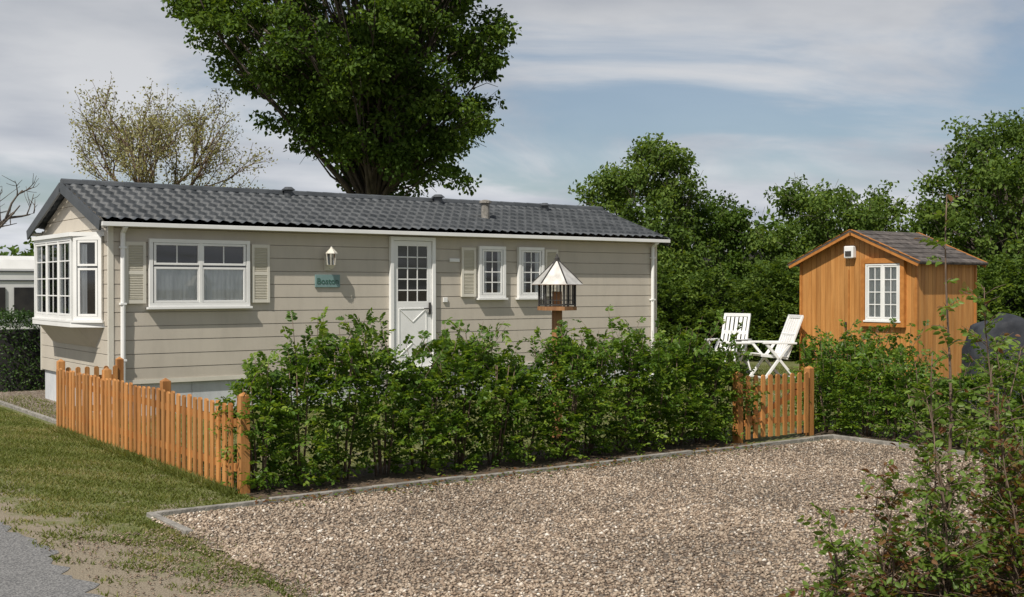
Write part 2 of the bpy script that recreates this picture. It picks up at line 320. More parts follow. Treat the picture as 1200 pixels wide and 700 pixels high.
def blades(name,X,Y,h0,h1):
    n=len(X); a=rng.random(n)*6.28; h=rng.uniform(h0,h1,n); wd=rng.uniform(.003,.006,n)*1.5
    le=rng.normal(0,.7,(n,2))*h[:,None]
    co=np.empty((n,3,3)); co[:,0]=np.stack([X-np.cos(a)*wd,Y-np.sin(a)*wd,np.zeros(n)],1)
    co[:,1]=np.stack([X+np.cos(a)*wd,Y+np.sin(a)*wd,np.zeros(n)],1); co[:,2]=np.stack([X+le[:,0],Y+le[:,1],h],1)
    pv=.5+.28*np.sin(X*2.3+np.sin(Y*1.1))*np.sin(Y*1.7)+.2*np.sin(X*9+Y*5)
    npmesh(name,co.reshape(-1,3),np.arange(n*3).reshape(-1,3),3,'grassb',np.repeat(np.clip(rng.random(n)*.65+pv*.6-.12,0,1),3))
n=140000
X=2.12+2.05*rng.random(n); Y=5.2+17*rng.random(n)**1.3
pn=np.sin(X*7+np.sin(Y*3))*np.sin(Y*5.3+1)+.6*np.sin(X*17+Y*11)
dens=np.clip((Y-6.0)/6.5,0.05,.95)*np.clip((X-2.1)/.7,.08,1)
ok=(rng.random(n)<dens+pn*.3)&~((X>3.1)&(Y<9.4))
E=rng.random((1800,2)); X2=3.0+.3*E[:,0]**2; Y2=5.8+3.4*E[:,1]
F=rng.random((2500,2)); X3=4.02+.12*F[:,0]; Y3=9.9+6*F[:,1]
blades('grass',np.concatenate([X[ok],X2]),np.concatenate([Y[ok],Y2]),.012,.035)
blades('fence_line_grass',X3,Y3,.05,.12)
n=60000; X=rng.uniform(4.3,21,n); Y=rng.uniform(10.5,21,n); ok=~((X>5)&(X<15.6)&(Y>16.6)); blades('lawn_grass',X[ok],Y[ok],.03,.08)

# ---------------------------------------------------------------- mobile home
HX0,HX1,HY0,HY1=5.08,15.46,16.79,20.45
EZ,PZ=2.76,3.40; CY=(HY0+HY1)/2; Z0=.50
home=empty('mobile_home',(HX0,HY0,0))
def siding(A,N,O,ext,z0,z1,pitch=.2):
    mb=MB();A=Vector(A);N=Vector(N);O=Vector(O); z=z0
    while z<z1-1e-4:
        zt=min(z+pitch,z1)
        (a0,a1),(b0,b1)=ext(z),ext(zt)
        if a1-a0<.02: break
        P=lambda s,zz,o:(O+A*s+N*o+Vector((0,0,zz)))
        zm=zt-.012
        mb.add([P(a0,z,0),P(a1,z,0),P(a1,z+.001,.014),P(a0,z+.001,.014),P(b1,zm,.010),P(b0,zm,.010),P(b1,zt,-.004),P(b0,zt,-.004)],
               [(0,1,2,3),(3,2,4,5),(5,4,6,7)]); z+=pitch
    return mb
Lx=HX1-HX0
siding((1,0,0),(0,-1,0),(HX0,HY0,0),lambda z:(0,Lx),Z0,EZ+.02).obj('front_siding','siding',home)
siding((-1,0,0),(0,1,0),(HX1,HY1,0),lambda z:(0,Lx),Z0,EZ+.02).obj('rear_siding','siding',home)
Wy=HY1-HY0
def gab(z):
    if z<=EZ: return (0,Wy)
    t=(z-EZ)/(PZ-EZ); return (Wy/2*t,Wy-Wy/2*t)
siding((0,-1,0),(-1,0,0),(HX0,HY1,0),gab,Z0,PZ-.02).obj('end_siding','siding',home)
siding((0,1,0),(1,0,0),(HX1,HY0,0),gab,Z0,PZ-.02).obj('far_end_siding','siding',home)
m=MB(); m.box(HX0+.02,HX1-.02,HY0+.02,HY1-.02,Z0,EZ); m.obj('core','siding',home)
m=MB()
x=HX0+.05
while x<HX1-.1:
    m.box(x,min(x+1.15,HX1-.05),HY0+.03,HY0+.06,0,Z0-.005); x+=1.155
y=HY0+.06
while y<HY1-.1:
    m.box(HX0+.03,HX0+.06,y,min(y+.9,HY1-.05),-.0,Z0-.005); m.box(HX1-.06,HX1-.03,y,min(y+.9,HY1-.05),0,Z0-.005); y+=.905
m.box(HX0+.05,HX1-.05,HY1-.06,HY1-.03,0,Z0-.005)
m.obj('skirting','skirt',home)
m=MB()
for (x,y) in((HX0,HY0),(HX1,HY0),(HX0,HY1),(HX1,HY1)): m.box(x-.022,x+.05 if x==HX0 else x+.022,y-.022,y+.03,Z0-.02,EZ)
m.box(HX0-.02,HX1+.02,HY0-.026,HY0-.016,Z0-.03,Z0+.03)
m.obj('corner_trim','shutter',home)
def roofslope(x0,x1,ye,ze,yr,zr,courses=8):
    xs=np.arange(x0,x1+.001,.0225); dy,dz=yr-ye,zr-ze; Ls=math.hypot(dy,dz)
    ny,nz=-dz/Ls*np.sign(dy),abs(dy)/Ls
    ph=(xs/.18)%1.0; wave=.014*np.sin(2*np.pi*ph)+.007*np.sin(4*np.pi*ph+.6)
    rows=[]
    for c in range(courses):
        for t,o in((c/courses,.046),((c+1)/courses,.004)):
            jit=np.interp(xs,np.arange(x0,x1+.4,.36),rng.normal(0,.003,len(np.arange(x0,x1+.4,.36))))
            rows.append(np.stack([xs,np.full_like(xs,ye+dy*t)+ny*(wave+o+jit),np.full_like(xs,ze+dz*t)+nz*(wave+o+jit)],1))
    co=np.concatenate(rows); n=len(xs); nr=len(rows)
    i=np.arange(n-1); f=[]
    for r_ in range(nr-1): f.append(np.stack([r_*n+i,r_*n+i+1,(r_+1)*n+i+1,(r_+1)*n+i],1))
    return co,np.concatenate(f)
OX=.17
for nm,ye in(('roof_front',HY0-.17),('roof_rear',HY1+.17)):
    c_,f_=roofslope(HX0-OX,HX1+OX,ye,EZ+.02,CY,PZ+.03); npmesh(nm,c_,f_,4,'roof',np.zeros(len(c_)),home)
m=MB()
n=34
for i in range(n):
    a=HX0-OX+(Lx+2*OX)*i/n; b_=a+(Lx+2*OX)/n
    m.tube([(a,CY,PZ+.03),(b_+.02,CY,PZ+.04)],[.085,.07],8)
m.obj('ridge_caps','roof',home,smooth=False)
m=MB()
for s,ye in((1,HY0-.19),(-1,HY1+.19)):
    for xx in(HX0-OX-.012,HX1+OX+.012): m.beam((xx,ye,EZ-.045),(xx,CY,PZ-.02),.03,.15,up=(0,0,1))
m.obj('barge_boards','darktrim',home)
m=MB()
m.box(HX0-OX+.01,HX1+OX-.01,HY0-.17,HY0-.024,EZ-.03,EZ-.015); m.box(HX0-OX+.01,HX1+OX-.01,HY1+.024,HY1+.17,EZ-.03,EZ-.015)
for yy,s in((HY0-.24,1),(HY1+.17,1)):
    m.box(HX0-OX,HX1+OX,yy,yy+.07,EZ-.055,EZ+.005)
m.tube([(HX0+.17,HY0-.20,EZ-.05),(HX0+.17,HY0-.06,EZ-.14),(HX0+.17,HY0-.055,.12)],[.036]*3,10)
m.tube([(HX1-.12,HY0-.20,EZ-.05),(HX1-.12,HY0-.06,EZ-.14),(HX1-.12,HY0-.055,.12)],[.036]*3,10)
for z in(.8,1.6,2.4):
    m.box(HX0+.125,HX0+.215,HY0-.095,HY0-.014,z,z+.03); m.box(HX1-.165,HX1-.075,HY0-.095,HY0-.014,z,z+.03)
m.obj('gutter','trim',home,bevel=.004)
def slopept(x,t): return (x,HY0-.17+(CY-HY0+.17)*t,EZ+.02+(PZ-EZ)*t)
m=MB()
for x,t,r_,h in((8.6,.93,.12,.12),(11.6,.93,.13,.13),(14.0,.88,.11,.10)):
    p=slopept(x,t); m.tube([(p[0],p[1],p[2]),(p[0],p[1],p[2]+h),(p[0],p[1],p[2]+h+.01),(p[0],p[1],p[2]+h+.06)],[r_*.6,r_*.6,r_,r_*.5],12)
m.obj('roof_vents','darktrim',home)
m=MB(); p=slopept(12.0,.45); m.tube([(p[0],p[1],p[2]),(p[0],p[1],p[2]+.3)],[.075,.075],12); m.tube([(p[0],p[1],p[2]+.3),(p[0],p[1],p[2]+.34),(p[0],p[1],p[2]+.36)],[.11,.11,.04],12)
m.obj('flue_pipe','kerb',home,smooth=False)
def window(name,O,A,N,w,z0,z1,parent,cols=2,transom=None,muntins=(2,2),curtain=True,frame=.055,cz=1.0,framemat='trim',topm=None):
    O=Vector(O);A=Vector(A);N=Vector(N)
    def bx(mb,u0,u1,a,b,d0,d1,var=None):
        vs=[]
        for d in(d0,d1):
            for (u,z) in((u0,a),(u1,a),(u1,b),(u0,b)): vs.append(O+A*u+N*d+Vector((0,0,z)))
        mb.add(vs,[(0,3,2,1),(4,5,6,7),(0,1,5,4),(1,2,6,5),(2,3,7,6),(3,0,4,7)],var)
    fr=MB()
    e=frame
    bx(fr,0,w,z0,z0+e,.0,.07); bx(fr,0,w,z1-e,z1,.0,.07); bx(fr,0,e,z0+e,z1-e,.0,.07); bx(fr,w-e,w,z0+e,z1-e,.0,.07)
    bx(fr,-.03,w+.03,z0-.035,z0-.002,.0,.095)
    cw=(w-2*e)/cols
    for c in range(cols):
        u0=e+c*cw;u1=u0+cw
        s=.035
        if c>0: bx(fr,u0-.025,u0+.025,z0+e,z1-e,.012,.068)
        def sash(a,b,off):
            bx(fr,u0+.012,u1-.012,a+.004,a+s,.02,.062+off); bx(fr,u0+.012,u1-.012,b-s,b-.004,.02,.062+off)
            bx(fr,u0+.012,u0+s+.012,a+s,b-s,.02,.062+off); bx(fr,u1-s-.012,u1-.012,a+s,b-s,.02,.062+off)
        if transom:
            sash(z0+e,transom-.01,0); sash(transom+.01,z1-e,.004)
        else: sash(z0+e,z1-e,0)
        rg=[(z0+e+s,z1-e-s)] if not transom else [(transom+s+.01,z1-e-s)]
        for a,b in rg:
            for i in range(1,muntins[0]):
                uu=u0+cw*i/muntins[0]; bx(fr,uu-.009,uu+.009,a,b,.040,.052)
            for i in range(1,muntins[1]):
                zz=a+(b-a)*i/muntins[1]; bx(fr,u0+s+.012,u1-s-.012,zz-.009,zz+.009,.041,.051)
    fr.obj(name+'_frame',framemat,parent,bevel=.003)
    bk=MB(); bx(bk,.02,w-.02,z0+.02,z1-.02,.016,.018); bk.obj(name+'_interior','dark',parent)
    gl=MB(); q=[O+A*u+N*.045+Vector((0,0,z)) for u,z in((e,z0+e),(w-e,z0+e),(w-e,z1-e),(e,z1-e))]; gl.add(q,[(0,1,2,3)]); gl.obj(name+'_glass','glass',parent)
    if curtain:
        nn=90; za=z0+e; zb=z0+e+(z1-z0-2*e)*cz
        gaps=curtain if isinstance(curtain,list) else [(e,w-e)]
        mb=MB()
        for (a,b) in gaps:
            vs=[];fs=[]
            for i in range(nn+1):
                u=a+(b-a)*i/nn; o=.029+.0065*math.sin(u*95)+.003*math.sin(u*41+1)
                sc_=(.012*abs(math.sin(u*34)) if cz<.9 else 0)
                vs+=[O+A*u+N*o+Vector((0,0,za)),O+A*u+N*o+Vector((0,0,zb-sc_))]
            for i in range(nn): fs.append((2*i,2*i+2,2*i+3,2*i+1))
            mb.add(vs,fs)
        mb.obj(name+'_curtain','curtain',parent,smooth=True)
fx=lambda x:(x,HY0-.014,0)
A1=(1,0,0);N1=(0,-1,0)
window('lounge_window',fx(5.62),A1,N1,1.53,1.57,2.55,home,cols=2,transom=2.16,muntins=(2,1),cz=.60)
window('kitchen_window',fx(11.32),A1,N1,.56,1.67,2.56,home,cols=1,muntins=(2,4),curtain=[(.06,.17),(.40,.50)])
window('bath_window',fx(12.16),A1,N1,.56,1.67,2.56,home,cols=1,muntins=(2,4),curtain=[(.06,.18),(.38,.50)])
def shutter(x0,x1,z0,z1):
    m=MB(); y1=HY0-.012
    m.box(x0,x0+.04,y1-.045,y1,z0,z1); m.box(x1-.04,x1,y1-.045,y1,z0,z1)
    for a,b in((z0,z0+.05),(z1-.05,z1),((z0+z1)/2-.025,(z0+z1)/2+.025)): m.box(x0+.04,x1-.04,y1-.043,y1,a,b)
    m.box(x0+.03,x1-.03,y1-.022,y1-.002,z0+.02,z1-.02)
    z=z0+.06
    while z<z1-.06:
        m.beam((x0+.04,y1-.030,z+.012),(x1-.04,y1-.030,z+.012),.024,.007,up=(0,1.2,1)); z+=.024
    m.obj('shutter','shutter',home)
for a,b,c,d in((5.29,5.58,1.62,2.50),(7.19,7.48,1.62,2.50),(10.98,11.27,1.69,2.53),(12.76,13.05,1.69,2.53)): shutter(a,b,c,d)
bay=[(HX0,17.05),(4.78,17.38),(4.78,19.45),(HX0,19.8)]
def seg(a,b):
    A=Vector((a[0]-b[0],a[1]-b[1],0)); l=A.length; A.normalize(); N=Vector((-A.y,A.x,0)) 
    if N.x>0: N=-N
    return A,N,l
bz0,bz1=1.38,2.58
A,N,l=seg(bay[0],bay[1]); window('bay_side_window',(bay[1][0],bay[1][1],0),A,N,l,bz0,bz1,home,cols=1,transom=2.14,muntins=(1,1),curtain=[(.05,.2)],cz=.95)
A,N,l=seg(bay[1],bay[2]); window('bay_front_window',(bay[2][0],bay[2][1],0),A,N,l,bz0,bz1,home,cols=3,muntins=(2,4),curtain=[(.06,.3),(.62,.8),(1.3,1.5),(1.8,2.0)],cz=1)
A,N,l=seg(bay[2],bay[3]); window('bay_far_window',(bay[3][0],bay[3][1],0),A,N,l,bz0,bz1,home,cols=1,transom=2.14,muntins=(1,1))
m=MB()
for z0,z1,o in((bz0-.10,bz0-.036,.09),(bz1+.002,bz1+.06,.10)):
    pts=[(HX0,16.98),(4.78-o,17.38-o*.3),(4.78-o,19.45+o*.3),(HX0,19.87)]
    m.add([(x,y,z0) for x,y in pts]+[(x,y,z1) for x,y in pts],[(0,1,2,3),(7,6,5,4),(0,4,5,1),(1,5,6,2),(2,6,7,3)])
m.obj('bay_sill','trim',home)
m=MB()
m.add([(x,y,bz0-.10) for x,y in bay]+[(x+.0 if x==HX0 else x+.27,y,.98) for x,y in bay],[(0,4,5,1),(1,5,6,2),(2,6,7,3),(4,7,6,5)]); m.obj('bay_apron','siding',home)
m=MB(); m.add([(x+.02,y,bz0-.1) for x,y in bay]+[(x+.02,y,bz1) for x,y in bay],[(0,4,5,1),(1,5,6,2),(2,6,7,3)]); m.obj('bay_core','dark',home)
dx0,dx1,dz0,dz1=9.58,10.44,Z0,2.68; y1=HY0-.014
m=MB(); e=.06
m.box(dx0,dx0+e,y1-.07,y1,dz0,dz1);m.box(dx1-e,dx1,y1-.07,y1,dz0,dz1);m.box(dx0+e,dx1-e,y1-.07,y1,dz1-e,dz1);m.box(dx0-.03,dx1+.03,y1-.13,y1,dz0-.06,dz0)
m.box(dx0+e+.004,dx1-e-.004,y1-.04,y1,dz0+.004,1.62); m.box(dx0+e+.004,dx0+.15,y1-.04,y1,1.62,dz1-e-.004); m.box(dx1-.15,dx1-e-.004,y1-.04,y1,1.62,dz1-e-.004); m.box(dx0+.15,dx1-.15,y1-.04,y1,2.53,dz1-e-.004)
for i in(1,2): m.box(dx0+.15+(dx1-dx0-.3)*i/3-.009,dx0+.15+(dx1-dx0-.3)*i/3+.009,y1-.036,y1-.022,1.62,2.53)
for i in range(1,5): zz=1.62+.91*i/5; m.box(dx0+.15,dx1-.15,y1-.034,y1-.024,zz-.009,zz+.009)
px0,px1,pz0,pz1=dx0+.17,dx1-.17,.72,1.50
for a,b in(((px0,pz0),(px1,pz0)),((px1,pz0),(px1,pz1)),((px1,pz1),(px0,pz1)),((px0,pz1),(px0,pz0)),((px0,pz1),((px0+px1)/2,1.28)),(((px0+px1)/2,1.28),(px1,pz1)),((px0,pz0),((px0+px1)/2,.94)),(((px0+px1)/2,.94),(px1,pz0))):
    m.beam((a[0],y1-.044,a[1]),(b[0],y1-.044,b[1]),.010,.016,up=(0,0,1) if a[0]!=b[0] else (1,0,0))
m.obj('door','trim',home,bevel=.003)
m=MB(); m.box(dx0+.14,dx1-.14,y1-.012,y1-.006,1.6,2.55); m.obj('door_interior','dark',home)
m=MB(); m.add([(dx0+.15,y1-.028,1.62),(dx1-.15,y1-.028,1.62),(dx1-.15,y1-.028,2.53),(dx0+.15,y1-.028,2.53)],[(0,1,2,3)]); m.obj('door_glass','glass',home)
m=MB(); m.beam((dx1-.11,y1-.075,1.5),(dx1-.23,y1-.075,1.5),.02,.02); m.box(dx1-.125,dx1-.095,y1-.07,y1-.04,1.4,1.6); m.obj('door_handle','iron',home)
m=MB(); 
for i in range(2): m.box(9.45,10.6,HY0-.35-.3*i,HY0-.05-.3*i,0,.36-.18*i)
m.obj('door_steps','kerb',home,bevel=.01)
m=MB(); m.box(10.62,10.70,y1-.03,y1,1.60,1.68); m.box(10.75,10.95,y1-.02,y1,2.28,2.34); m.obj('wall_sockets','trim',home,bevel=.004)
wl=empty('wall_lantern',(8.47,HY0,2.3)); m=MB(); cx_,cy_=8.47,HY0-.15
m.box(cx_-.05,cx_+.05,HY0-.03,HY0-.012,2.12,2.34); m.beam((cx_,HY0-.03,2.2),(cx_,cy_,2.16),.02,.02)
m.tube([(cx_,cy_,2.14),(cx_,cy_,2.18),(cx_,cy_,2.20)],[.02,.05,.07],6)
for i in range(6):
    a=i*math.pi/3; m.beam((cx_+.065*math.cos(a),cy_+.065*math.sin(a),2.2),(cx_+.08*math.cos(a),cy_+.08*math.sin(a),2.38),.012,.012)
m.tube([(cx_,cy_,2.38),(cx_,cy_,2.40),(cx_,cy_,2.46),(cx_,cy_,2.50)],[.10,.09,.03,.012],6); m.obj('lantern_body','shutter',wl)
m=MB(); m.tube([(cx_,cy_,2.205),(cx_,cy_,2.375)],[.055,.068],6); m.obj('lantern_glass','glass',wl); m=MB(); m.tube([(cx_,cy_,2.205),(cx_,cy_,2.32)],[.02,.02],8); m.obj('lantern_bulb','iron',wl)
sg=empty('name_sign',(8.27,HY0,1.95)); m=MB(); m.box(8.25,8.68,HY0-.04,HY0-.015,1.85,2.05); m.obj('sign_board','sign',sg,bevel=.004)
tx=bpy.data.curves.new('sign_lettering','FONT'); tx.body='Boston'; tx.size=.135; tx.extrude=.002; tx.align_x='CENTER'; tx.materials.append(M['signtext'])
to=bpy.data.objects.new('sign_lettering',tx); scene.collection.objects.link(to); to.parent=sg; to.matrix_parent_inverse=Matrix.Translation(-Vector(sg.location))
to.location=(8.465,HY0-.044,1.905); to.rotation_euler=(math.pi/2,0,0)

# ---------------------------------------------------------------- fence
def picket(m,x,y,ax,w=.062,t=.018,h=.8):
    z0=.05+random.uniform(-.01,.01); c=.018
    pr=[(-w/2,z0),(w/2,z0),(w/2,h-c),(w/2-c,h),(-w/2+c,h),(-w/2,h-c)]
    vs=[]; tl=random.uniform(-.008,.008)
    for o in(-t/2,t/2):
        for u,z in pr:
            u=u+tl*z; vs.append((x+(u if ax=='x' else o),y+(u if ax=='y' else o),z))
    n=6; m.add(vs,[tuple(range(n)),tuple(range(2*n-1,n-1,-1))]+[(i,i+n,(i+1)%n+n,(i+1)%n) for i in range(n)])
def post(m,x,y,h=.95,w=.09):
    m.box(x-w/2,x+w/2,y-w/2,y+w/2,0,h-.02); m.add([(x-w/2,y-w/2,h-.02),(x+w/2,y-w/2,h-.02),(x+w/2,y+w/2,h-.02),(x-w/2,y+w/2,h-.02),(x,y,h+.015)],[(0,1,4),(1,2,4),(2,3,4),(3,0,4)])
f=empty('picket_fence',(4.14,10,0)); m=MB()
y=10.08
while y<15.92:
    picket(m,4.125+random.uniform(-.003,.003),y,'y',w=.078,h=.80+random.uniform(-.014,.014)); y+=.148
m.obj('pickets','fence',f); m=MB()
for z in(.2,.6): m.box(4.136,4.165,10.0,15.95,z,z+.07)
m.box(4.2,5.0,15.99,16.02,.6,.68);m.box(4.2,5.0,15.99,16.02,.2,.28)
m.obj('rails','fence',f); m=MB()
for y in(9.97,12.0,14.0,15.98): post(m,4.20,y,.90)
post(m,4.98,16.03,.90); m.obj('posts','fence',f,bevel=.004); m=MB(); x=4.3
while x<4.95: picket(m,x,15.975,'x'); x+=.12
m.obj('return_pickets','fence',f)
gt=empty('garden_gate',(11,9.75,0)); m=MB(); x=10.44
while x<11.5:
    picket(m,x,9.72,'x',w=.065,h=.80); x+=.13
m.obj('pickets','fence',gt); m=MB()
for z in(.2,.6): m.box(10.4,11.54,9.735,9.77,z,z+.07)
m.beam((10.45,9.755,.24),(11.5,9.755,.62),.03,.07); m.obj('rails','fence',gt); m=MB(); post(m,10.33,9.78,.84);post(m,11.60,9.78,.86); m.obj('posts','fence',gt,bevel=.004)

# ---------------------------------------------------------------- hedges
def spray_leaves(P,D,n_per,L,leaf,flat=.6):
    n=len(P); D=unit(D)
    up=np.tile([0,0,1.],(n,1))+rng.normal(0,flat*.6,(n,3)); up=up-(up*D).sum(1,keepdims=True)*D; up=unit(up)
    S=np.cross(D,up); out=[];
    v0=rng.random(n)
    for i in range(n_per):
        t=(i+.5)/n_per; sd=1 if i%2 else -1
        p=P+D*(L*t)[:,None] - np.array([0,0,1.])*((L*t*t*.18)[:,None])
        d=D*.55+S*sd*.85+rng.normal(0,.2,(n,3))-np.array([0,0,.22])
        nn=up+rng.normal(0,.35,(n,3))
        ln=leaf*rng.uniform(.65,1.2,n)*(1-.25*t)
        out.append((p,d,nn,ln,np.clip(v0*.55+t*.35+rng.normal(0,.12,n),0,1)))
    return [np.concatenate([o[k] for o in out]) for k in range(5)]
def hedge(name,bushes,m='hedge',sprays=260,leaf=.062,shoots=5,parts=9,stems=True,Lr=(.14,.3)):
    e=empty(name,(bushes[0][0],bushes[0][1],0)); PP=[];DD=[]; LL=[]; vb=[]
    st=MB()
    for (bx,by,h,rx,ry) in bushes:
        k=int(sprays*(rx*ry/.2)**.5)
        z=.06+(h-.10)*rng.random(k)**.85; th=rng.random(k)*2*np.pi
        t=z/h; prof=np.where(t<.5,.66+.64*t,1.0-.95*np.clip((t-.5)/.5,0,1)**1.6*.72)
        lump=1+.20*np.sin(th*3+bx*5+z*6)+.14*np.sin(th*5+z*13+bx)
        rr=prof*lump*rng.uniform(.40,.98,k)**.5
        x=bx+np.cos(th)*rr*rx; y=by+np.sin(th)*rr*ry
        o=np.stack([np.cos(th),np.sin(th),rng.uniform(-.15,.75,k)+t*.5],1)+rng.normal(0,.25,(k,3))
        L=rng.uniform(*Lr,k); PP.append(np.stack([x,y,z],1)-unit(o)*(L*.5)[:,None]); DD.append(o); LL.append(L)
        for s in range(shoots):
            a=random.random()*6.28; r0=random.random()*.8
            b0=np.array([bx+math.cos(a)*rx*r0,by+math.sin(a)*ry*r0,h*random.uniform(.65,.88)])
            d=np.array([random.gauss(0,.35),random.gauss(0,.35),1.]); ln=random.uniform(.15,.48)*min(1,h)
            kk=5; tt=np.linspace(.1,1,kk)[:,None]; PP.append(b0+d*ln*tt); DD.append(np.tile(d*.5,(kk,1))+rng.normal(0,.6,(kk,3))); LL.append(np.full(kk,.12))
            st.tube([b0,b0+d*ln*.5,b0+d*ln*1.1],[.005,.004,.002],4)
        if stems:
            for s in range(5):
                a=random.random()*6.28
                p0=(bx+.06*math.cos(a),by+.06*math.sin(a),0); p1=(bx+rx*.35*math.cos(a),by+ry*.35*math.sin(a),h*.45); p2=(bx+rx*.55*math.cos(a),by+ry*.55*math.sin(a),h*.88)
                st.tube([p0,p1,p2],[.014,.009,.004],5)
    P=np.concatenate(PP);D=np.concatenate(DD);L_=np.concatenate(LL)
    p,d,nn,ln,v=spray_leaves(P,D,parts,L_,leaf)
    leaves('foliage',p,d,nn,ln,ln*.62,v,m,e)
    if st.v: st.obj('stems','twig',e,smooth=True)
    return e
hs=[1.12,1.24,1.42,1.30,1.04,1.38,1.20,1.04,1.28,1.20,1.30,1.16,1.24,1.16,1.02]
bs=[(4.40+i*.43,10.05+random.uniform(-.08,.08),h+random.uniform(-.03,.03),.36+random.uniform(-.04,.03),.48+random.uniform(-.07,.08)) for i,h in enumerate(hs)]
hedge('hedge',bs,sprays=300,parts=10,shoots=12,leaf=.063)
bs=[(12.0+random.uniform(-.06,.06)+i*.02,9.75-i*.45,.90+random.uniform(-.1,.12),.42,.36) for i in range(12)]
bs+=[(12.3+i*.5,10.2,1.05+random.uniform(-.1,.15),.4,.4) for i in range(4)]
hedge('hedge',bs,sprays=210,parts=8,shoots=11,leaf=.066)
def boxhedge(name,p0,p1,h,wd,n,leaf,m='hedgedk',bump=.15,bottom=0.0):
    p0=np.array(p0);p1=np.array(p1); ax=p1-p0; Ln=np.linalg.norm(ax); ax=ax/Ln; nx=np.array([-ax[1],ax[0]])
    s=rng.random(n)*Ln; q=rng.random(n); 
    hh=h*(1+bump*(.5*np.sin(s*1.3)+.35*np.sin(s*3.1+1)+.25*np.sin(s*7)))
    side=np.where(rng.random(n)<.5,-1,1.); top=q<.3
    off=np.where(top,rng.uniform(-1,1,n),side*(1-.35*rng.random(n)**2)); z=np.where(top,hh*(1-.12*rng.random(n)**2),bottom+(hh-bottom)*rng.random(n))
    off*= (1+bump*np.sin(s*2.7+z*3))
    P=np.stack([p0[0]+ax[0]*s+nx[0]*off*wd/2,p0[1]+ax[1]*s+nx[1]*off*wd/2,z],1)+rng.normal(0,.03+bump*.3,(n,3)); P[:,2]=np.abs(P[:,2])
    N=np.stack([nx[0]*off,nx[1]*off,np.where(top,1.2,.4)],1)+rng.normal(0,.6,(n,3)); D=rnd(n)
    e=empty(name,(p0[0],p0[1],0)); leaves('foliage',P,D,N,leaf*rng.uniform(.6,1.2,n),leaf*.6*rng.uniform(.7,1.1,n),np.clip(rng.random(n)*.7+.2*np.sin(s*2.1+z*2),0,1),m,e)
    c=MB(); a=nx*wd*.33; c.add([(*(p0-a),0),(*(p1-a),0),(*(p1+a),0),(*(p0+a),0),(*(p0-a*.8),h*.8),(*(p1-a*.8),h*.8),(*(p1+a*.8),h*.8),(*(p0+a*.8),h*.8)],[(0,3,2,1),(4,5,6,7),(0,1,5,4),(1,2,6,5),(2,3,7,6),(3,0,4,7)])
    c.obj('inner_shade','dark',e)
boxhedge('trimmed_hedge',(4.7,22.5),(12,22.5),1.36,1.0,26000,.055,bump=.03)
bs=[]
for i in range(11):
    t=i/10; bs.append((16.6+t*6.2,24.6-t*4.2+random.uniform(-.3,.3),random.uniform(1.7,2.5),.75,.8))
for i in range(13):
    t=i/12; bs.append((22.6+t*6.8,20.2-t*9.4+random.uniform(-.4,.4),random.uniform(2.0,2.9),.85,.85))
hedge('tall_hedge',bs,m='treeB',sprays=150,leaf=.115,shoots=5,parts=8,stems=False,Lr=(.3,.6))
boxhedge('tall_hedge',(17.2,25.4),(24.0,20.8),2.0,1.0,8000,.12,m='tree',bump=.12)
boxhedge('tall_hedge',(23.6,21.2),(31.0,11.4),2.2,1.0,8000,.13,m='tree',bump=.12)

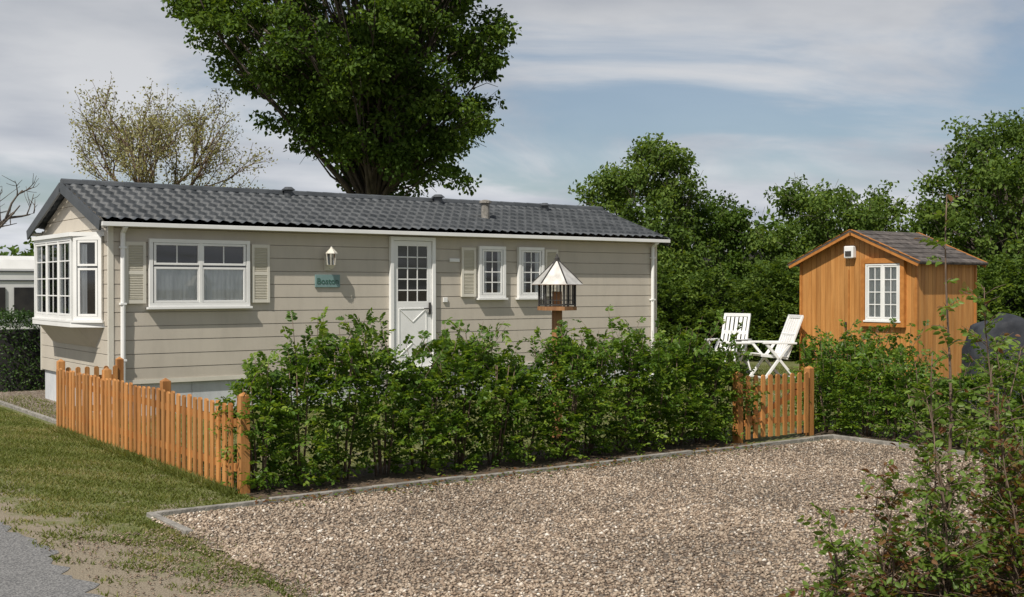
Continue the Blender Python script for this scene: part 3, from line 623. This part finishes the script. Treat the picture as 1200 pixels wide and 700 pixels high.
# ---------------------------------------------------------------- trees
def tree(name,base,trunk_r,table,ncl,rc,nleaf,leaf,m,zfork,lean=(0,0),depth=1.0,seed=1,fluff=.5):
    rg=np.random.default_rng(seed); rd=random.Random(seed)
    base=np.array([base[0],base[1],0.]); e=empty(name,tuple(base))
    zs=[t[0] for t in table]; lf=[t[1] for t in table]; rt=[t[2] for t in table]
    C=[]; tries=0
    while len(C)<ncl and tries<9000:
        tries+=1
        z=rg.uniform(zs[0],zs[-1]); l=np.interp(z,zs,lf); r_=np.interp(z,zs,rt); c0=(r_-l)/2; hw=(l+r_)/2
        a=rg.random()*2*np.pi; rr=rg.random()**.40
        u=c0+hw*rr*math.cos(a); v=hw*depth*rr*math.sin(a)
        rad=rc*rg.uniform(.5,1.4)
        if hw<rad*.6: rad=max(.35*rc,hw)
        p=base+R2*u+F2*v+np.array([0,0,z])
        if all(np.linalg.norm(p-c[0])>.42*(rad+c[1]) for c in C): C.append((p,rad))
    mb=MB(); tp=[]; top=zs[0]+(zs[-1]-zs[0])*.75
    for i in range(8):
        t=i/7; z=top*t; tp.append((base[0]+lean[0]*t+.08*math.sin(z*1.3)*trunk_r*4,base[1]+lean[1]*t,z))
    mb.tube(tp,[trunk_r*(1.25 if i==0 else 1-.85*i/7) for i in range(8)],10)
    for (p,rad) in C:
        z0=min(max(zfork+ (p[2]-zfork)*.5*rd.random(),zfork*.9),top*.9); t=z0/top
        s=np.array([base[0]+lean[0]*t,base[1]+lean[1]*t,z0]); mid=s*.5+p*.5+np.array([rd.gauss(0,.25),rd.gauss(0,.25),rd.uniform(-.1,.35)])*rc
        r0=trunk_r*rd.uniform(.10,.26)
        mb.tube([s,s*.6+mid*.4+np.array([0,0,.1]),mid,p],[r0,r0*.8,r0*.55,r0*.22],5)
        for k in range(4):
            q=p+np.array([rd.gauss(0,.6),rd.gauss(0,.6),rd.gauss(.1,.5)])*rad; mb.tube([mid*.3+p*.7,(mid*.1+p*.5+q*.4),q],[r0*.25,r0*.16,.006],4)
    mb.obj('trunk','bark',e,smooth=True)
    PP=[];VV=[];NN=[];DD=[]
    for (p,rad) in C:
        k=int(nleaf*(rad/rc)**2); ns=8
        sub=unit(rg.normal(size=(ns,3)))*rg.uniform(.3,1.25,(ns,1))*rad; sub[:,2]*=.75
        idx=rg.integers(0,ns,k); d=unit(rg.normal(size=(k,3)))
        q=sub[idx]+d*(rad*fluff*rg.random((k,1))**.5)*np.array([1.1,1.1,.65])
        PP.append(p+q); NN.append(d*.4+np.array([0,0,.6])+rg.normal(0,.7,(k,3))); DD.append(rg.normal(size=(k,3))+d*.6-np.array([0,0,.5]))
        cv=rg.uniform(-.2,.2); VV.append(np.clip(.47+cv+rg.normal(0,.2,k),0,1))
    P=np.concatenate(PP); n=len(P); ln=leaf*rg.uniform(.6,1.25,n)
    leaves('crown',P,np.concatenate(DD),np.concatenate(NN),ln,ln*.66,np.concatenate(VV),m,e)
    return e
def at(px,d):
    p=R2*px+F2*d; return (p[0],p[1])
tree('oak_tree',(15.6,28.2),.36,[(5.0,.9,2.4),(5.5,1.8,3.0),(6.2,2.1,3.1),(7.3,3.6,3.6),(8.6,4.9,3.7),(9.8,5.3,3.9),(11.5,4.2,3.2),(12.6,1.5,1.5)],200,.74,640,.13,'tree',3.4,seed=4)
tree('maple_tree',at(3.95,34),.16,[(1.2,1.2,1.2),(2.5,1.7,1.6),(4,1.6,1.6),(5.2,1.3,1.3),(5.9,.6,.6)],95,.46,330,.115,'treeB',1.2,seed=9,fluff=.6)
tree('hazel_tree',at(6.1,35),.10,[(.8,1.2,1.2),(2.5,1.5,1.4),(3.8,1.1,1.0),(4.3,.5,.4)],50,.45,300,.11,'tree',.9,seed=12,fluff=.6)
tree('cherry_tree',at(9.4,34),.16,[(.8,2.1,2.0),(2.5,2.5,2.4),(3.8,2.2,2.2),(4.6,1.6,1.3)],110,.5,330,.115,'treeB',1.0,seed=15,fluff=.6)
tree('lime_tree',at(13.0,31),.2,[(.8,2.3,2.4),(2.5,2.6,2.6),(4.0,2.3,2.6),(5.2,1.5,2.4),(6.3,.2,1.6)],150,.55,360,.115,'treeB',1.2,seed=21,fluff=.6)
tree('ash_tree',at(16.3,33),.2,[(.8,2.6,2.4),(2.5,2.8,2.6),(4.5,2.5,2.6),(6.6,1.6,2.0)],80,.65,420,.13,'tree',1.2,seed=23,fluff=.6)

def grow(mb,tips,p,d,L,r,lvl,maxl,rd,spread,up=.15,nch=(3,5)):
    pts=[p];rads=[r];q=Vector(p);dd=Vector(d).normalized(); n=4
    for i in range(n):
        dd=(dd+Vector((rd.gauss(0,.12),rd.gauss(0,.12),rd.gauss(0,.08)+up*.25))).normalized()
        q=q+dd*L/n; pts.append(q.copy()); rads.append(max(.005,r*(1-.6*(i+1)/n)))
    mb.tube(pts,rads,5 if lvl else 7)
    if lvl>=maxl-1:
        for k in pts[1:]: tips.append((k,dd.copy()))
    if lvl<maxl:
        for c in range(rd.randint(*nch)):
            t=rd.uniform(.25,1.0); i=min(int(t*n),n-1); bp=pts[i].lerp(pts[i+1],t*n-i)
            a=rd.uniform(0,6.28); u=dd.orthogonal().normalized(); v=dd.cross(u); nd_=(dd+(u*math.cos(a)+v*math.sin(a))*spread*rd.uniform(.6,1.3)+Vector((0,0,up))).normalized()
            grow(mb,tips,bp,nd_,L*rd.uniform(.55,.8),r*.5,lvl+1,maxl,rd,spread,up,nch)
def baretree(name,base,h0,L,r,maxl,seed,spread,leafm=None,nper=3,leaf=.06,nch=(3,5),fork=5,up=.15,jit=.12,bs=None):
    rd=random.Random(seed); e=empty(name,(base[0],base[1],0)); mb=MB();tips=[]
    bs=bs or spread
    b=Vector((base[0],base[1],0)); t=b+Vector((0,0,h0)); mb.tube([b,(b+t)/2+Vector((.03,0,0)),t],[r*1.2,r,r*.9],8)
    for i in range(fork):
        a=6.28*i/fork+rd.random(); s_=bs*rd.uniform(.5,1.2); grow(mb,tips,t-Vector((0,0,.25*i*.5)),Vector((math.cos(a)*s_,math.sin(a)*s_,1)),L*rd.uniform(.8,1.15),r*.55,0,maxl,rd,spread,up,nch)
    mb.obj('branches','twig' if leafm else 'bark',e,smooth=True)
    if leafm:
        T=np.array([tuple(x[0]) for x in tips]); T=np.repeat(T,nper,axis=0)+rng.normal(0,jit,(len(T)*nper,3)); n=len(T)
        ln=leaf*rng.uniform(.6,1.3,n); leaves('leaves',T,rnd(n)-np.array([0,0,.3]),rnd(n)+np.array([0,0,.8]),ln,ln*.6,rng.random(n),leafm,e)
baretree('birch_tree',at(-9.2,30),3.9,1.75,.11,3,14,.72,'sparse',nper=4,leaf=.07,nch=(3,5),fork=8,jit=.09,up=.16,bs=.90)
baretree('bare_tree',at(-13.2,29),2.9,1.5,.14,3,8,.9,None,nch=(2,3),fork=5)

def sapling(name,base,h,seed,red=False,n=6,leaf=.06,dens=1.0,spread=.32,tl=1):
    rd=random.Random(seed); e=empty(name,(base[0],base[1],0)); mb=MB(); Ps=[];Ds=[];Ls=[]
    for s in range(n):
        a=rd.random()*6.28; hh=h*(1 if s==0 else rd.uniform(.35,.8)*tl); le=rd.uniform(.05,spread)*(0.4 if s==0 else 1)
        pts=[];k=9
        for i in range(k+1):
            t=i/k; pts.append(Vector((base[0]+math.cos(a)*le*hh*t**1.3+.02*math.sin(5*t+s),base[1]+math.sin(a)*le*hh*t**1.3+.02*math.cos(7*t+s),hh*t)))
        mb.tube(pts,[.009*(hh/2+.3)*(1-.85*i/k)+.0015 for i in range(k+1)],6)
        m_=int(hh*17*dens)
        for j in range(m_):
            t=rd.uniform(.05,1); i=min(int(t*k),k-1); p=pts[i].lerp(pts[i+1],t*k-i); b=rd.random()*6.28
            d=Vector((math.cos(b),math.sin(b),rd.uniform(.1,.9))).normalized(); L=rd.uniform(.12,.42)*(1.1-t*.7)
            q=p+d*L; mb.tube([p,p+d*L*.5+Vector((0,0,.01)),q],[.003,.0022,.0012],4)
            Ps.append(tuple(p+d*L*.15));Ds.append(tuple(d));Ls.append(L*.95)
    mb.obj('stems','twig',e,smooth=True)
    p,d,nn,ln,v=spray_leaves(np.array(Ps),np.array(Ds),8,np.array(Ls),leaf,flat=1)
    keep=rng.random(len(p))<.85; v=.36+.64*v; rr=rng.random(len(v))<(.42 if red else .08); v[rr]=rng.random(rr.sum())*.3
    leaves('leaves',p[keep],d[keep],nn[keep],ln[keep],ln[keep]*.6,v[keep],'shrub',e)
sapling('beech_sapling',(6.35,4.30),2.42,31,n=5,dens=1.0,spread=.18,tl=.78)
sapling('beech_sapling',(5.72,4.25),.85,32,True,n=7,dens=1.4)
sapling('beech_sapling',(6.75,4.15),1.2,33,True,n=7,dens=1.5)
sapling('beech_sapling',(7.15,4.45),1.85,34,n=6,dens=1.3)
sapling('beech_sapling',(6.05,4.1),1.0,35,n=8,dens=1.5)
sapling('beech_sapling',(7.6,4.5),1.5,36,n=6,dens=1.4)
sapling('beech_sapling',(5.3,4.3),.6,37,n=6,dens=1.2)
sapling('beech_sapling',(6.45,3.9),.95,39,True,n=8,dens=1.5)
sapling('beech_sapling',(7.05,4.0),1.0,41,True,n=8,dens=1.6)
n=2600; P=np.stack([rng.uniform(5.0,8.5,n),rng.uniform(3.2,4.75,n),np.full(n,.02)+rng.random(n)*.015],1)
leaves('leaf_litter',P,rnd(n)*np.array([1,1,.1]),rng.normal(0,.3,(n,3))+np.array([0,0,1]),np.full(n,.055),np.full(n,.035),rng.random(n)*.3,'shrub')
n=700; P=np.stack([rng.uniform(4.0,10.4,n),9.28+.3*rng.random(n)**2*np.sign(rng.random(n)-.4),np.full(n,.03)+rng.random(n)*.015],1)
leaves('fallen_leaves',P,rnd(n)*np.array([1,1,.1]),rng.normal(0,.3,(n,3))+np.array([0,0,1]),np.full(n,.04),np.full(n,.026),rng.random(n)*.45,'shrub')

# ---------------------------------------------------------------- shed
SX0,SX1,SY0,SY1=18.9,20.77,13.40,16.15; SE,SP=2.36,2.93; SC=(SY0+SY1)/2
sh=empty('garden_shed',(SX0,SY0,0))
m=MB(); bw=.118; y=SY0
while y<SY1-.01:
    y2=min(y+bw-.007,SY1)
    zt=lambda yy: SE+(SP-SE)*(1-abs(yy-SC)/((SY1-SY0)/2))
    for X0,X1 in((SX0,SX0+.02),(SX1-.02,SX1)):
        a=zt(y);b=zt(y2)
        m.add([(X0,y,.08),(X1,y,.08),(X1,y2,.08),(X0,y2,.08),(X0,y,a),(X1,y,a),(X1,y2,b),(X0,y2,b)],[(0,3,2,1),(4,5,6,7),(0,1,5,4),(1,2,6,5),(2,3,7,6),(3,0,4,7)])
    y+=bw
x=SX0+.02
while x<SX1-.02:
    x2=min(x+bw-.007,SX1-.02); m.box(x,x2,SY0,SY0+.02,.08,SE); m.box(x,x2,SY1-.02,SY1,.08,SE); x+=bw
m.obj('wall_boards','shed',sh)
m=MB(); m.box(SX0+.025,SX1-.025,SY0+.025,SY1-.025,.05,SE-.02); m.obj('inner_core','dark',sh)
m=MB()
for x,y in((SX0,SY0),(SX0,SY1),(SX1,SY0),(SX1,SY1)): m.box(x-.02,x+.03,y-.02 if y==SY0 else y-.03,y+.03 if y==SY0 else y+.02,.06,SE-.01)
m.box(SX0-.012,SX0-.001,14.93,14.96,.1,2.2)
m.obj('corner_trim','shedtrim',sh)
m=MB()
for s in(-1,1):
    yo=SC+s*((SY1-SY0)/2+.17); zo=SE-(SP-SE)*.17/((SY1-SY0)/2)
    for xx in(SX0-.17,SX1+.1): m.beam((xx,yo,zo-.0),(xx,SC,SP+.0),.03,.11)
m.obj('barge_boards','shedtrim',sh)
m=MB()
for s in(-1,1):
    hw=(SY1-SY0)/2; nC=7; 
    for c in range(nC):
        t0=c/nC;t1=(c+1)/nC
        f_=lambda t:(SC+s*(hw+.2)*(1-t), SE-(SP-SE)*.2/hw+(SP-SE+(SP-SE)*.2/hw)*t)
        (ya,za),(yb,zb)=f_(t0),f_(t1); x=SX0-.2
        while x<SX1+.12:
            x2=min(x+.3,SX1+.13); m.add([(x,ya,za+.055),(x2-.006,ya,za+.055),(x2-.006,yb,zb+.04),(x,yb,zb+.04),(x,ya,za+.03),(x2-.006,ya,za+.03)],[(0,1,2,3),(0,4,5,1)]); x+=.3
    (ya,za),(yb,zb)=(SC+s*(hw+.19),SE-(SP-SE)*.19/hw),(SC,SP)
    m.add([(SX0-.19,ya,za),(SX1+.12,ya,za),(SX1+.12,yb,zb),(SX0-.19,yb,zb),(SX0-.19,ya,za+.035),(SX1+.12,ya,za+.035),(SX1+.12,yb,zb+.035),(SX0-.19,yb,zb+.035)],[(0,3,2,1),(0,1,5,4),(1,2,6,5),(3,0,4,7)])
m.obj('shingle_roof','shedroof',sh)
window('shed_window',(SX0-.005,14.50,0),(0,-1,0),(-1,0,0),.78,1.22,2.30,sh,cols=2,muntins=(2,4),curtain=[(.03,.34),(.43,.75)],frame=.03,cz=1)
m=MB()
for a,b,c,d in((13.62,13.71,1.10,2.41),(14.51,14.60,1.10,2.41),(13.711,14.509,2.31,2.41),(13.711,14.509,1.10,1.18)): m.box(SX0-.085,SX0-.001,a,b,c,d)
m.obj('window_surround','shedtrim',sh)
m=MB(); m.box(SX0-.12,SX0-.005,14.76,14.98,2.42,2.66); m.obj('shed_lamp_box','plastic',sh,bevel=.02)
m=MB(); m.box(SX0-.13,SX0-.12,14.80,14.94,2.46,2.56); m.obj('lamp_lens','iron',sh)
m=MB(); m.box(SX0-.05,SX0-.02,14.98,15.01,1.05,1.17); m.obj('door_handle','iron',sh)

# ---------------------------------------------------------------- chairs & table
def chair(base,yaw,k=1.08,rec=1):
    e=empty('garden_chair',(base[0],base[1],0)); m=MB(); c,s=math.cos(yaw),math.sin(yaw)
    T=lambda x,y,z:(base[0]+(x*c-y*s)*k,base[1]+(x*s+y*c)*k,z*k)
    B=lambda p,q,w,h,up=(0,0,1): m.beam(T(*p),T(*q),w*k,h*k,up)
    bt=(-.20-.26*rec,1.15); bb=(-.18,.40)
    for x in(-.26,.26): B((x,bb[0],bb[1]),(x,bt[0],bt[1]),.05,.04)
    n=Vector((-s,c,.5)).normalized()
    for i in range(5):
        x=-.18+.09*i; B((x,bb[0]-.02,bb[1]+.06),(x,bt[0]+.02,bt[1]-.05),.064,.018,tuple(n))
    yy=lambda z: bb[0]+(bt[0]-bb[0])*(z-bb[1])/(bt[1]-bb[1])
    for z in(1.14,.80,.44): B((-.28,yy(z),z),(.28,yy(z),z),.035,.065)
    for i in range(6): y=-.15+.085*i; B((-.24,y,.40+.012*i),(.24,y,.40+.012*i),.07,.022)
    for x in(-.25,.25): B((x,-.2,.385),(x,.33,.445),.04,.05)
    for x in(-.31,.31):
        B((x,-.34,.66),(x,.32,.67),.065,.035); B((x,.26,.66),(x,-.32,.0),.04,.05); B((x,-.22,.66),(x,.30,.0),.04,.05)
    B((-.31,-.30,.03),(.31,-.30,.03),.03,.04); B((-.31,.28,.03),(.31,.28,.03),.03,.04)
    m.obj('chair_frame','plastic',e,bevel=.006)
fy=lambda vx,vy: math.atan2(-vx,vy)
chair((18.45,17.75),fy(-.95,-.30),1.10,.8); chair((18.25,16.35),fy(-.85,.35),1.10,1.1)
tb=empty('garden_table',(18.2,17.05,0)); m=MB(); cx_,cy_=18.05,17.12
m.tube([(cx_,cy_,.68),(cx_,cy_,.70),(cx_,cy_,.72),(cx_,cy_,.725)],[.34,.37,.37,.35],28); m.obj('table_top','plastic',tb)
m=MB()
for a in(.6,2.2,3.7,5.3): m.beam((cx_+.14*math.cos(a),cy_+.14*math.sin(a),.68),(cx_+.32*math.cos(a),cy_+.32*math.sin(a),0),.05,.03)
m.obj('table_legs','plastic',tb,bevel=.005)
m=MB(); m.tube([(cx_+.05,cy_,.725),(cx_+.05,cy_,.76)],[.06,.07],12); m.obj('ashtray','iron',tb)

# ---------------------------------------------------------------- bird feeder
BX,BY=8.56,11.0; bf=empty('bird_feeder',(BX,BY,0))
m=MB(); m.box(BX-.045,BX+.045,BY-.045,BY+.045,0,1.58)
m.obj('post','feederwood',bf,bevel=.004)
def hexp(r,z,n=6,o=.25): return [(BX+r*math.cos(o+i*2*math.pi/n),BY+r*math.sin(o+i*2*math.pi/n),z) for i in range(n)]
def prism(m,r0,z0,r1,z1,n=6):
    m.add(hexp(r0,z0)+hexp(r1,z1),[tuple(range(n-1,-1,-1)),tuple(range(n,2*n))]+[(i,(i+1)%n,(i+1)%n+n,i+n) for i in range(n)])
m=MB(); prism(m,.235,1.58,.235,1.625); m.obj('tray','feederwood',bf)
m=MB()
for i in range(6):
    a=hexp(.215,1.625)[i];b=hexp(.215,1.90)[i]; m.beam(a,b,.018,.018)
    a2=hexp(.215,1.70)[i];b2=hexp(.215,1.70)[(i+1)%6]; m.beam(a2,b2,.008,.008)
    for z in(1.645,1.89): m.beam(hexp(.215,z)[i],hexp(.215,z)[(i+1)%6],.014,.014)
    for k in(1,2,3,4):
        p=Vector(hexp(.215,1.645)[i]).lerp(Vector(hexp(.215,1.645)[(i+1)%6]),k/5); m.beam(p,p+Vector((0,0,.245)),.006,.006)
for i in range(6): m.beam(hexp(.30,1.895)[i],(BX,BY,2.19),.014,.014)
m.tube([(BX,BY,2.17),(BX,BY,2.20),(BX,BY,2.215),(BX,BY,2.25)],[.03,.03,.014,.004],8)
m.obj('cage','iron',bf)
m=MB(); hp=hexp(.31,1.885); 
for i in range(6):
    m.add([hp[i],hp[(i+1)%6],(BX,BY,2.185)],[(0,1,2)]); 
m.obj('feeder_roof','metalroof',bf)
m=MB(); prism(m,.31,1.880,.305,1.884); m.obj('eave_board','feederwood',bf)
m=MB(); m.tube([(BX,BY,1.625),(BX,BY,1.80)],[.06,.06],10); m.obj('seed_holder','feederwood',bf)

# ---------------------------------------------------------------- covered grill
gr=empty('covered_grill',(15.6,9.7,0)); vs=[];fs=[]; nz,na=16,44
for j in range(nz+1):
    t=j/nz
    z=.12+1.20*(t/.72) if t<.72 else 1.32+.10*math.sin((t-.72)/.28*math.pi/2)
    k=1 if t<.5 else 1-.22*((t-.5)/.22) if t<.72 else .78*math.cos((t-.72)/.28*math.pi/2)+.01
    for i in range(na):
        a=2*math.pi*i/na; q=(abs(math.cos(a))**5+abs(math.sin(a))**5)**(-1/5)
        fl=1+.05*math.sin(a*9+t*2)*(1-t*.7)+.03*math.sin(a*17+3*t)
        lx=.44*k*q*fl*math.cos(a)*(1.1-.15*t); ly=.32*k*q*fl*math.sin(a)*(1.1-.15*t)
        zz=z+.07*math.cos(a)*(t>.5)*t+(.03*math.sin(a*9) if j==0 else 0)
        p=R2*lx+F2*ly; vs.append((15.6+p[0],9.7+p[1],zz))
for j in range(nz):
    for i in range(na): fs.append((j*na+i,j*na+(i+1)%na,(j+1)*na+(i+1)%na,(j+1)*na+i))
fs.append(tuple(nz*na+i for i in range(na)))
m=MB(); m.add(vs,fs); m.obj('cover','tarp',gr,smooth=True)
m=MB()
for u,v_ in((-.36,-.22),(.36,-.22),(.36,.22),(-.36,.22)):
    p=R2*u+F2*v_; m.tube([(15.6+p[0],9.7+p[1],0),(15.6+p[0],9.7+p[1],.3)],[.025,.025],8)
m.obj('grill_legs','iron',gr)

# ---------------------------------------------------------------- neighbouring caravan
cv=empty('caravan',(7,31,0)); m=MB(); pr=[(30,.5),(30,2.3),(30.12,2.52),(30.5,2.62),(31.9,2.62),(32.2,2.5),(32.3,2.3),(32.3,.5)]
n=len(pr); m.add([(3.2,y,z) for y,z in pr]+[(10.5,y,z) for y,z in pr],[tuple(range(n)),tuple(range(2*n-1,n-1,-1))]+[(i,i+n,(i+1)%n+n,(i+1)%n) for i in range(n)]); m.obj('body','caravan',cv)
m=MB()
for x in(3.6,5.2,6.8,8.4): m.box(x,x+1.4,29.96,29.99,1.15,1.85)
m.obj('windows','dark',cv); m=MB()
for z in(2.22,2.0,1.0): m.box(3.2,10.5,29.975,29.995,z,z+.03)
m.box(3.3,10.4,30.02,32.2,.05,.48); m.obj('trim_strips','darktrim',cv)
boxhedge('distant_treeline',(-40,75),(40,75),4.2,4,14000,.5,m='tree',bump=.25)
boxhedge('distant_treeline',(40,75),(75,5),5,4,12000,.5,m='tree',bump=.25)
print('faces',sum(len(o.data.polygons) for o in bpy.data.objects if o.type=='MESH'))
